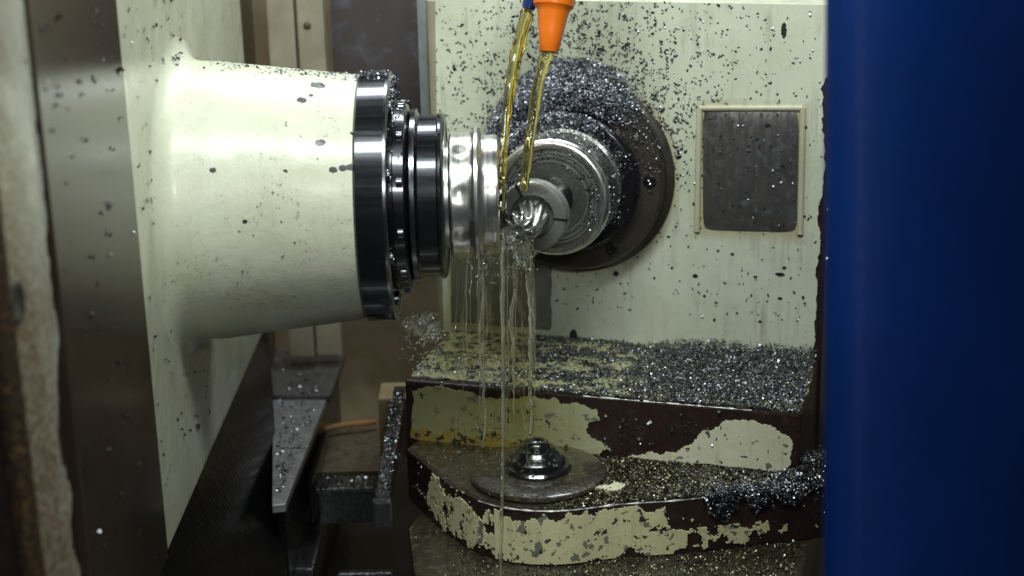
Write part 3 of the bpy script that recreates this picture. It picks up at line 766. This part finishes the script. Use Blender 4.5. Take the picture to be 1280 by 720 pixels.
main = [([(603, 322), (601, 400), (603, 470), (605, 560)], 1985, 2.6, 'bright thin coolant strand falling below the left half of the cutter'),
        ([(629, 300), (628, 360), (627, 450), (626, 560), (625, 735)], 1930, 3.0, 'longest coolant strand falling straight past the dome to the bottom'),
        ([(648, 305), (643, 370), (641, 440), (644, 520)], 1975, 3.2, 'coolant strand running down from the left of the workpiece tip'),
        ([(658, 305), (661, 350), (664, 420), (663, 490), (664, 545)], 1978, 4.2, 'coolant strand running down from the right of the workpiece tip')]
for k, (px, d, r, lab) in enumerate(main):
    o = obj('coolant_strand', strand(smoothpath(px, d, d - 15, 80, 4.0, 20 + k), r, r * 0.55, 30 + k, 0.6, 8), 'coolant_fall', smooth=80)
    tag(o, lab, 'coolant strand', 'coolant strands')
gs = []
rr = random.Random(3)
for k in range(24):
    x = rr.choice([572, 580, 586, 601, 604, 626, 630, 646, 660, 664]) + rr.gauss(0, 4.0)
    y0 = 322 if x < 625 else 306
    y1 = rr.choice([rr.uniform(380, 470), rr.uniform(440, 560), rr.uniform(520, 590)])
    d = rr.uniform(1940, 2060)
    dxx = (x - 612) * 0.10 + rr.uniform(-3, 3)
    gs.append(strand(smoothpath([(x, y0), (x + dxx * 0.5, (y0 + y1) / 2), (x + dxx, y1)], d, d, 30, 3.2, k * 3.3), rr.uniform(0.5, 1.5), rr.uniform(0.2, 0.7), k * 1.7, 0.9, 6))
o = stuff('falling_coolant', join(*gs), 'coolant_thin', 'veil of fine coolant threads falling from cutter and collet', 'coolant')
# thin broken sheets of coolant behind the strands
mt, nt, b = newmat('coolant_film'); n = N(nt)
st = n.noise(7, 4, 0.65, n.scaled((1, 1, 0.035)))
st2 = n.noise(40, 3, 0.5, n.scaled((1, 1, 0.25)))
b.inputs['Base Color'].default_value = (0.62, 0.58, 0.34, 1); b.inputs['Roughness'].default_value = 0.15
b.inputs['Transmission Weight'].default_value = 0.35; b.inputs['IOR'].default_value = 1.2
tr = nt.nodes.new('ShaderNodeBsdfTransparent'); tr.inputs[0].default_value = (0.90, 0.88, 0.66, 1)
ms = nt.nodes.new('ShaderNodeMixShader')
fac = n.math('MULTIPLY', n.ramp(st, [(0.50, 0.0), (0.74, 1.0)]), n.ramp(st2, [(0.35, 0.05), (0.7, 0.75)]))
n.link(fac, ms.inputs[0]); n.link(tr.outputs[0], ms.inputs[1]); n.link(b.outputs[0], ms.inputs[2])
n.link(ms.outputs[0], nt.nodes['Material Output'].inputs['Surface'])
M['film'] = mt
def sheet(x0, x1, y0, y1, d, spread, seed, nu=26, nv=40):
    V, F = [], []
    for j in range(nv + 1):
        for i in range(nu + 1):
            u, v = i / nu, j / nv
            x = x0 + (x1 - x0) * u + (u - 0.5) * spread * v
            dd = d + 10 * math.sin(u * 5 + seed) + 8 * fbm(u * 3, v * 2, 1.0, seed)
            V.append(at(x, y0 + (y1 - y0) * v * (0.9 + 0.1 * mnoise.noise(Vector((u * 6, seed, 0)))), dd))
    for j in range(nv):
        for i in range(nu):
            a = j * (nu + 1) + i; F.append((a, a + 1, a + nu + 2, a + nu + 1))
    return V, F
o = obj('coolant_sheet', sheet(563, 626, 318, 470, 2040, 22, 1.0), 'film', smooth=80)
tag(o, 'thin streaky sheet of coolant falling from the underside of the cutter', 'coolant sheet')
o = obj('coolant_sheet', sheet(636, 668, 300, 560, 2000, 6, 4.0), 'film', smooth=80)
tag(o, 'thin streaky sheet of coolant falling from the collet towards the dome', 'coolant sheet')
# splash where coolant hits the end of the ledge
def splash(cx, cy, d, n, sx, sy, rmin, rmax, seed):
    rnd = random.Random(seed); g = []
    for k in range(n):
        c = at(cx + rnd.gauss(0, sx), cy + rnd.gauss(0, sy), d + rnd.gauss(0, 14))
        dirv = np.array([rnd.gauss(0, 1), rnd.gauss(0, 0.6), rnd.gauss(0.2, 0.8)]); dirv /= np.linalg.norm(dirv)
        L = rnd.uniform(2, 9)
        g.append(tube([c, c + dirv * L * 0.5, c + dirv * L], [rnd.uniform(rmin, rmax) * q for q in (0.5, 1.0, 0.3)], 7))
    return join(*g)
def blob(c, rx, ry, rz, seed):
    bm = bmesh.new(); bmesh.ops.create_icosphere(bm, subdivisions=4, radius=1.0)
    V = []
    for v in bm.verts:
        p = v.co; k = 1 + 0.75 * mnoise.fractal(p * 1.6 + Vector((seed, seed, 0)), 0.5, 2.0, 5)
        V.append(c + np.array([p.x * rx, p.y * ry, p.z * rz]) * k)
    F = [tuple(v.index for v in f.verts) for f in bm.faces]; bm.free(); return V, F
o = stuff('coolant_splash', join(blob(at(527, 403, 2150), 19, 7, 12, 1.3), blob(at(538, 414, 2140), 15, 8, 13, 4.4), blob(at(520, 400, 2150), 8, 5, 6, 7.7), splash(527, 408, 2150, 30, 9, 8, 0.8, 2.4, 5)), 'splash', 'clear coolant splash thrown up at the left end of the ledge', 'splash')
o = stuff('coolant_drops', join(splash(520, 440, 2100, 40, 10, 12, 0.8, 2.0, 6), splash(560, 610, 2010, 70, 26, 40, 0.6, 1.6, 8), splash(618, 335, 1960, 60, 22, 16, 0.7, 2.4, 9), splash(652, 320, 1955, 50, 9, 16, 0.8, 2.6, 19), splash(640, 560, 1990, 90, 34, 26, 0.5, 1.7, 21), blob(at(636, 296, 1935), 7, 6, 12, 2.2), blob(at(652, 315, 1950), 9, 6, 14, 9.1), blob(at(606, 326, 1980), 9, 6, 7, 5.5)), 'splash', 'scattered coolant drops flying round the cutter and ledge', 'drops')

# ================================================================== SWARF
def on_face(n, dens, s0, s1, z0, z1, t=0.0):
    out = []
    while len(out) < n:
        s, z = rng.uniform(s0, s1), rng.uniform(z0, z1)
        if rng.uniform() < dens(s, z): out.append(B(s, t, z))
    return out
# bare spots knocked out of the paint
def spot(parent, s_, z_, rs, rz, seed, t=0.0, o=None):
    pg = [(s_ + rs * math.cos(a), z_ + rz * math.sin(a)) for a in [2 * math.pi * k / 9 for k in range(9)]]
    obj('bare_spot', prism(ragged(pg, 2.2, 3, seed=seed), 0.5, (B(0, t, 0), BX, ZZ, NB)), 'bare_spot', parent)
for k, (x, y, rs, rz) in enumerate([(869, 345, 4, 3), (975, 343, 7, 2.6), (975, 373, 3.5, 2), (717, 419, 6, 10), (980, 38, 4, 11), (840, 335, 2, 2), (893, 400, 2, 2.6), (770, 342, 4, 4), (1004, 372, 2, 3), (950, 402, 2.5, 2)]):
    q = hit(x, y, F0, NB) - F0; spot(hs, float(q @ BX), float(q[2]), rs, rz, 50 + k)
for k, (x, y, rr_) in enumerate([(404, 112, 9), (383, 131, 6), (405, 182, 6), (432, 212, 5), (420, 214, 5), (308, 271, 3), (270, 212, 4), (395, 125, 3), (441, 211, 5)]):
    Rr = 152 + (455 - x) * 0.09; ph = math.asin((246 - y) / Rr); xx = (x - 640) * (1 - Rr * math.cos(ph) / 2000); a = ph + math.radians(14.3)
    pg = ragged([(rr_ * math.cos(q), rr_ * 0.75 * math.sin(q)) for q in [2 * math.pi * i / 8 for i in range(8)]], 2.5, 2, seed=70 + k)
    V = []
    for lift in (0.1, 0.7):
        for (u, v) in pg:
            r_ = 172 - (172 - 152.5) * (xx + u + 355) / 168 + lift; aa = a + v / r_
            V.append((xx + u, H[1] - r_ * math.cos(aa), H[2] + r_ * math.sin(aa)))
    n_ = len(pg)
    obj('bare_spot', (V, [tuple(range(n_, 2 * n_))] + [(i, (i + 1) % n_, n_ + (i + 1) % n_, n_ + i) for i in range(n_)]), 'bare_spot', head)

# on the headstock face: thick above the faceplate, thinning outwards
def dface(s, z):
    r = math.hypot(s, z)
    if r < 136: return 0.0
    if z < -20: return 0.035 if r > 150 else 0.05
    up = max(0.0, z) / max(r, 1)
    d = math.exp(-(r - 136) / 55.0) * (0.2 + 0.8 * up) + 0.16 * (0.3 + up) * math.exp(-abs(s - 40) / 150)
    if s < -60: d *= 0.75
    d *= min(1.6, max(0.15, 0.85 + 1.5 * fbm(s * 0.05, z * 0.035, 1.0, 3.0)))
    return min(1.0, d)
stuff('swarf_on_headstock', flakes(on_face(2500, dface, SL, SR, -200, ZT, 0.3), NB, 2.0, 5.4, 0.5, 0.7), 'swarf_dark', 'dark metal chips stuck to the ivory headstock face')
# heap on the faceplate
heap = []
while len(heap) < 15000:
    a = math.radians(rng.uniform(8, 178)); w = math.sin(a)
    r = 78 + (172 - 78) * rng.uniform() ** 0.9
    top = 132 + 34 * max(0.0, w) ** 2.2
    if r > top: continue
    dd = math.degrees(a); dense = min(1.0, max(0.05, (dd - 40) / 30)) if dd < 90 else min(1.0, max(0.15, (172 - dd) / 20))
    if r < 102 and dd < 60: dense *= 0.25
    if rng.uniform() > dense: continue
    if r > 131: t = 34 * (1 - (r - 131) / 36) + 3
    elif r > 101: t = 36 + (131 - r) * 0.12 + rng.uniform(0, 9) * w
    else: t = 57 + rng.uniform(0, 12) * w
    heap.append((a, r, t))
P = [B(r * math.cos(a), max(1.0, t), r * math.sin(a)) for a, r, t in heap]
Nn = [NB * 0.8 + ZZ * 0.6 for _ in heap]
stuff('swarf_heap', flakes(P, Nn, 2.0, 4.6, 1.3, 1.0), 'swarf_heap', 'heap of grey metal chips piled on the upper half of the faceplate')
# on chuck front, its rim and the lower flange
P = []
for k in range(170):
    a = math.radians(rng.uniform(5, 175)); r = rng.uniform(48, 66)
    P.append(B(r * math.cos(a), 138.5, r * math.sin(a)))
for k in range(420):
    a = math.radians(rng.uniform(-25, 175)); P.append(B(80 * math.cos(a), rng.uniform(60, 138), 80 * math.sin(a)))
for (ca, cr, n) in ((-30, 80, 60), (28, 84, 60), (3, 110, 30), (-28, 62, 50), (5, 60, 70)):
    for k in range(n):
        a = math.radians(ca + rng.normal(0, 8)); r = cr + rng.normal(0, 6); t = 57.5 if r > 78 else 138.5
        if r > 100: t = 36.5
        P.append(B(r * math.cos(a), t, r * math.sin(a)))
stuff('swarf_on_chuck', flakes(P, NB, 2.2, 5.0, 1.2, 0.8), 'swarf', 'bright chips clinging to the collet chuck and inner flange')
# on the ledge top
P = []
while len(P) < 34000:
    s, t = rng.uniform(LL + 6, LR - 1), rng.uniform(2, TL - 2)
    f = fbm(s * 0.018 + 5, t * 0.05, 1.0, 2.0)
    k = min(1.0, max(0.0, (s - 90) / 90))
    d = k + (1 - k) * (0.75 if f > 0.02 else 0.06)
    if s < -70: d *= 0.22
    if rng.uniform() > d: continue
    hgt_ = rng.uniform(0, 3 + 7 * k) * (1.0 if t < TL - 14 else 0.3)
    if t < 22: hgt_ += (22 - t) * 0.45 * rng.uniform() * k
    P.append(B(s, t, ZL + hgt_))
stuff('swarf_on_ledge', flakes(P, ZZ, 1.8, 4.4, 1.1, 0.5), 'swarf', 'carpet of grey metal chips covering the ledge top')
# on the swivel base top: oily, with a grey spill at the right end
P, P2 = [], []
import itertools
def inside(p, poly):
    c = False; j = len(poly) - 1
    for i in range(len(poly)):
        if (poly[i][1] > p[1]) != (poly[j][1] > p[1]) and p[0] < (poly[j][0] - poly[i][0]) * (p[1] - poly[i][1]) / (poly[j][1] - poly[i][1]) + poly[i][0]: c = not c
        j = i
    return c
pcl = ((pc - F0) @ BX, (pc - F0) @ NB)
tries = 0
while len(P) < 15000:
    s, t = rng.uniform(40, LR + 40), rng.uniform(TL + 1, 400)
    if not inside((s, t), outline) or math.hypot(s - pcl[0], t - pcl[1]) < 92: continue
    if s < 95 and rng.uniform() > (s - 40) / 70: continue
    q = B(s, t, ZM - 1 + rng.uniform(0, 4))
    if rng.uniform() < max(0.08, min(1, (s - 150) / 190)): P2.append(q)
    P.append(q)
stuff('swarf_on_swivel_base', flakes(P, ZZ, 2.0, 4.8, 1.2, 0.5), 'swarf_oily', 'oily brown chips lying on the swivel base top')
ns_, nt_ = [p[0] for p in nose], [p[1] for p in nose]
def edge_t(s_): return float(np.interp(s_, ns_, nt_))
def drop(s_):      # how far the spill hangs down the wall
    a = 36 * math.exp(-((s_ - 262) / 18) ** 2) + 20 * math.exp(-((s_ - 300) / 12) ** 2) + 24 * math.exp(-((s_ - 340) / 30) ** 2)
    return max(0.0, a + 12 * fbm(s_ * 0.06, 2.0, 1.0, 5.0))
n_ = 0
while n_ < 9000:
    s_ = rng.uniform(225, LR + 40); D = drop(s_)
    if D < 3 or rng.uniform() > D / 46: continue
    u = rng.uniform(-0.9, 1.0); e = edge_t(s_)
    th_ = 3 + 0.17 * D * (1 + 0.6 * fbm(s_ * 0.12, u * 2, 1.0, 7.0))
    if u < 0: P2.append(B(s_, e + u * 34, ZM + rng.uniform(0.0, 1.0) * th_ * (1 + u)))
    else: P2.append(B(s_, e + 1 + rng.uniform(0.5, 1.0) * th_ * math.sqrt(max(0, 1 - u * u)), ZM + th_ * (1 - u) * 0.8 - D * u))
    n_ += 1
for k in range(5200):   # heap against the right end of the ledge
    s_ = LR - 30 + abs(rng.normal(0, 34)); t_ = TL + rng.normal(-10, 34)
    h_ = 26 * math.exp(-((s_ - LR - 24) / 34) ** 2) * math.exp(-((t_ - TL + 10) / 44) ** 2)
    if s_ < LR + 1 and t_ < TL + 1: continue
    P2.append(B(s_, t_, ZM + h_ * rng.uniform(0.6, 1.0) + 6 * fbm(s_ * .1, t_ * .1, 1.0, 1.0)))
stuff('swarf_spill', flakes(P2, ZZ, 1.9, 4.5, 1.6, 0.5), 'swarf', 'clumps of grey chips spilling over the right end of the swivel base')
# on the lower bed
P = []
while len(P) < 11000:
    s, t = rng.uniform(-60, LR + 10), rng.uniform(250, 630)
    if inside((s, t), [(p[0], p[1] + 3) for p in outline]): continue
    if s < 40 and rng.uniform() > 0.25: continue
    P.append(B(s, t, ZB + rng.uniform(0, 4)))
stuff('swarf_on_bed', flakes(P, ZZ, 2.0, 4.8, 1.2, 0.5), 'swarf_oily', 'oily chips covering the lowest bed plate')
# on head, flange, column
P, Nn = [], []
def head_pt(x, r, a, lift=0.2):
    P.append(np.array([x, H[1] - r * math.cos(a), H[2] + r * math.sin(a)])); Nn.append(np.array([0, -math.cos(a), math.sin(a)]))
def hr(x): return 172 - (172 - 152.5) * (x + 355) / 168
for k in range(240):
    x = rng.uniform(-372, -183); a = math.pi / 2 + rng.normal(0.0, 0.10)
    if rng.uniform() < 0.45 + 0.55 * (x + 372) / 190: head_pt(x, hr(x), a)
for k in range(14): x = rng.uniform(-375, -183); head_pt(x, hr(x), rng.uniform(-0.6, 1.45))
for k in range(70): head_pt(rng.uniform(-180, -147), 155.8, math.pi / 2 + rng.normal(0, 0.1))
for k in range(420): a = math.pi / 2 + rng.normal(0.35, 0.35); head_pt(-142.5 + rng.uniform(0, 4), rng.uniform(122, 152), a)
for k in range(120): head_pt(rng.uniform(-139, -122), 118, math.pi / 2 + rng.normal(0.1, 0.35))
for k in range(40):
    P.append(np.array([CX + rng.uniform(2, 12), H[1] + rng.normal(-20, 20), H[2] + 182 + rng.uniform(-10, 6)])); Nn.append(np.array([0.4, -0.3, 0.8]))
stuff('swarf_on_head', flakes(P, np.array(Nn), 2.5, 6.0, 0.7, 0.6), 'swarf_dark', 'loose chips on top of the spindle head and its black flange')
P = []
for k in range(95): P.append(np.array([CX + 3.4, rng.uniform(Y1 + 20, Y2 - 10), rng.uniform(-260, 420)]))
for k in range(150): P.append(np.array([CX + 0.4, rng.uniform(Y2 + 20, 100), rng.uniform(-200, 420)]))
stuff('swarf_on_column', flakes(P, (1, 0, 0), 4, 9, 0.5, 0.6), 'swarf', 'a few stray bright chips stuck to the column and its guideway')
# on the bare brown front of the ledge
P = [B(rng.uniform(90, 250), TL, rng.uniform(ZM + 20, ZL - 8)) for k in range(46)]
P += [B(rng.uniform(184, 304), 6.2, rng.uniform(-60, 100)) for k in range(70)]
stuff('swarf_on_way_cover', flakes([np.array([*zp(*q, -321 if q[1] < 492 else -329.5), -321 if q[1] < 492 else -329.5]) for q in [((lambda y: (345 + rng.uniform(0.05, 0.95) * (85 * (1 - (y - 440) / 190)), y))(rng.uniform(442, 615))) for k in range(260)]], ZZ, 3, 8, 0.8, 0.6), 'swarf', 'loose chips and grit lying on the grey way cover')
stuff('swarf_on_rail', flakes([r1 + sd * rng.uniform(-9, 9) + dv * LRL * rng.uniform(0.05, 1.0) + ZZ * rng.uniform(0, 3) for k in range(420)] + [np.array([rng.uniform(c0[0], c1[0]), c0[1] + rng.uniform(-18, 24), -397.0]) for k in range(120)], ZZ, 2.5, 7, 1.4, 0.5), 'swarf', 'wet chips stuck along the black side rail and drain channel')
stuff('swarf_specks', flakes(P, NB, 3, 6.5, 0.6, 0.6), 'swarf', 'stray bright chips on the square cover plate and the bare ledge front')
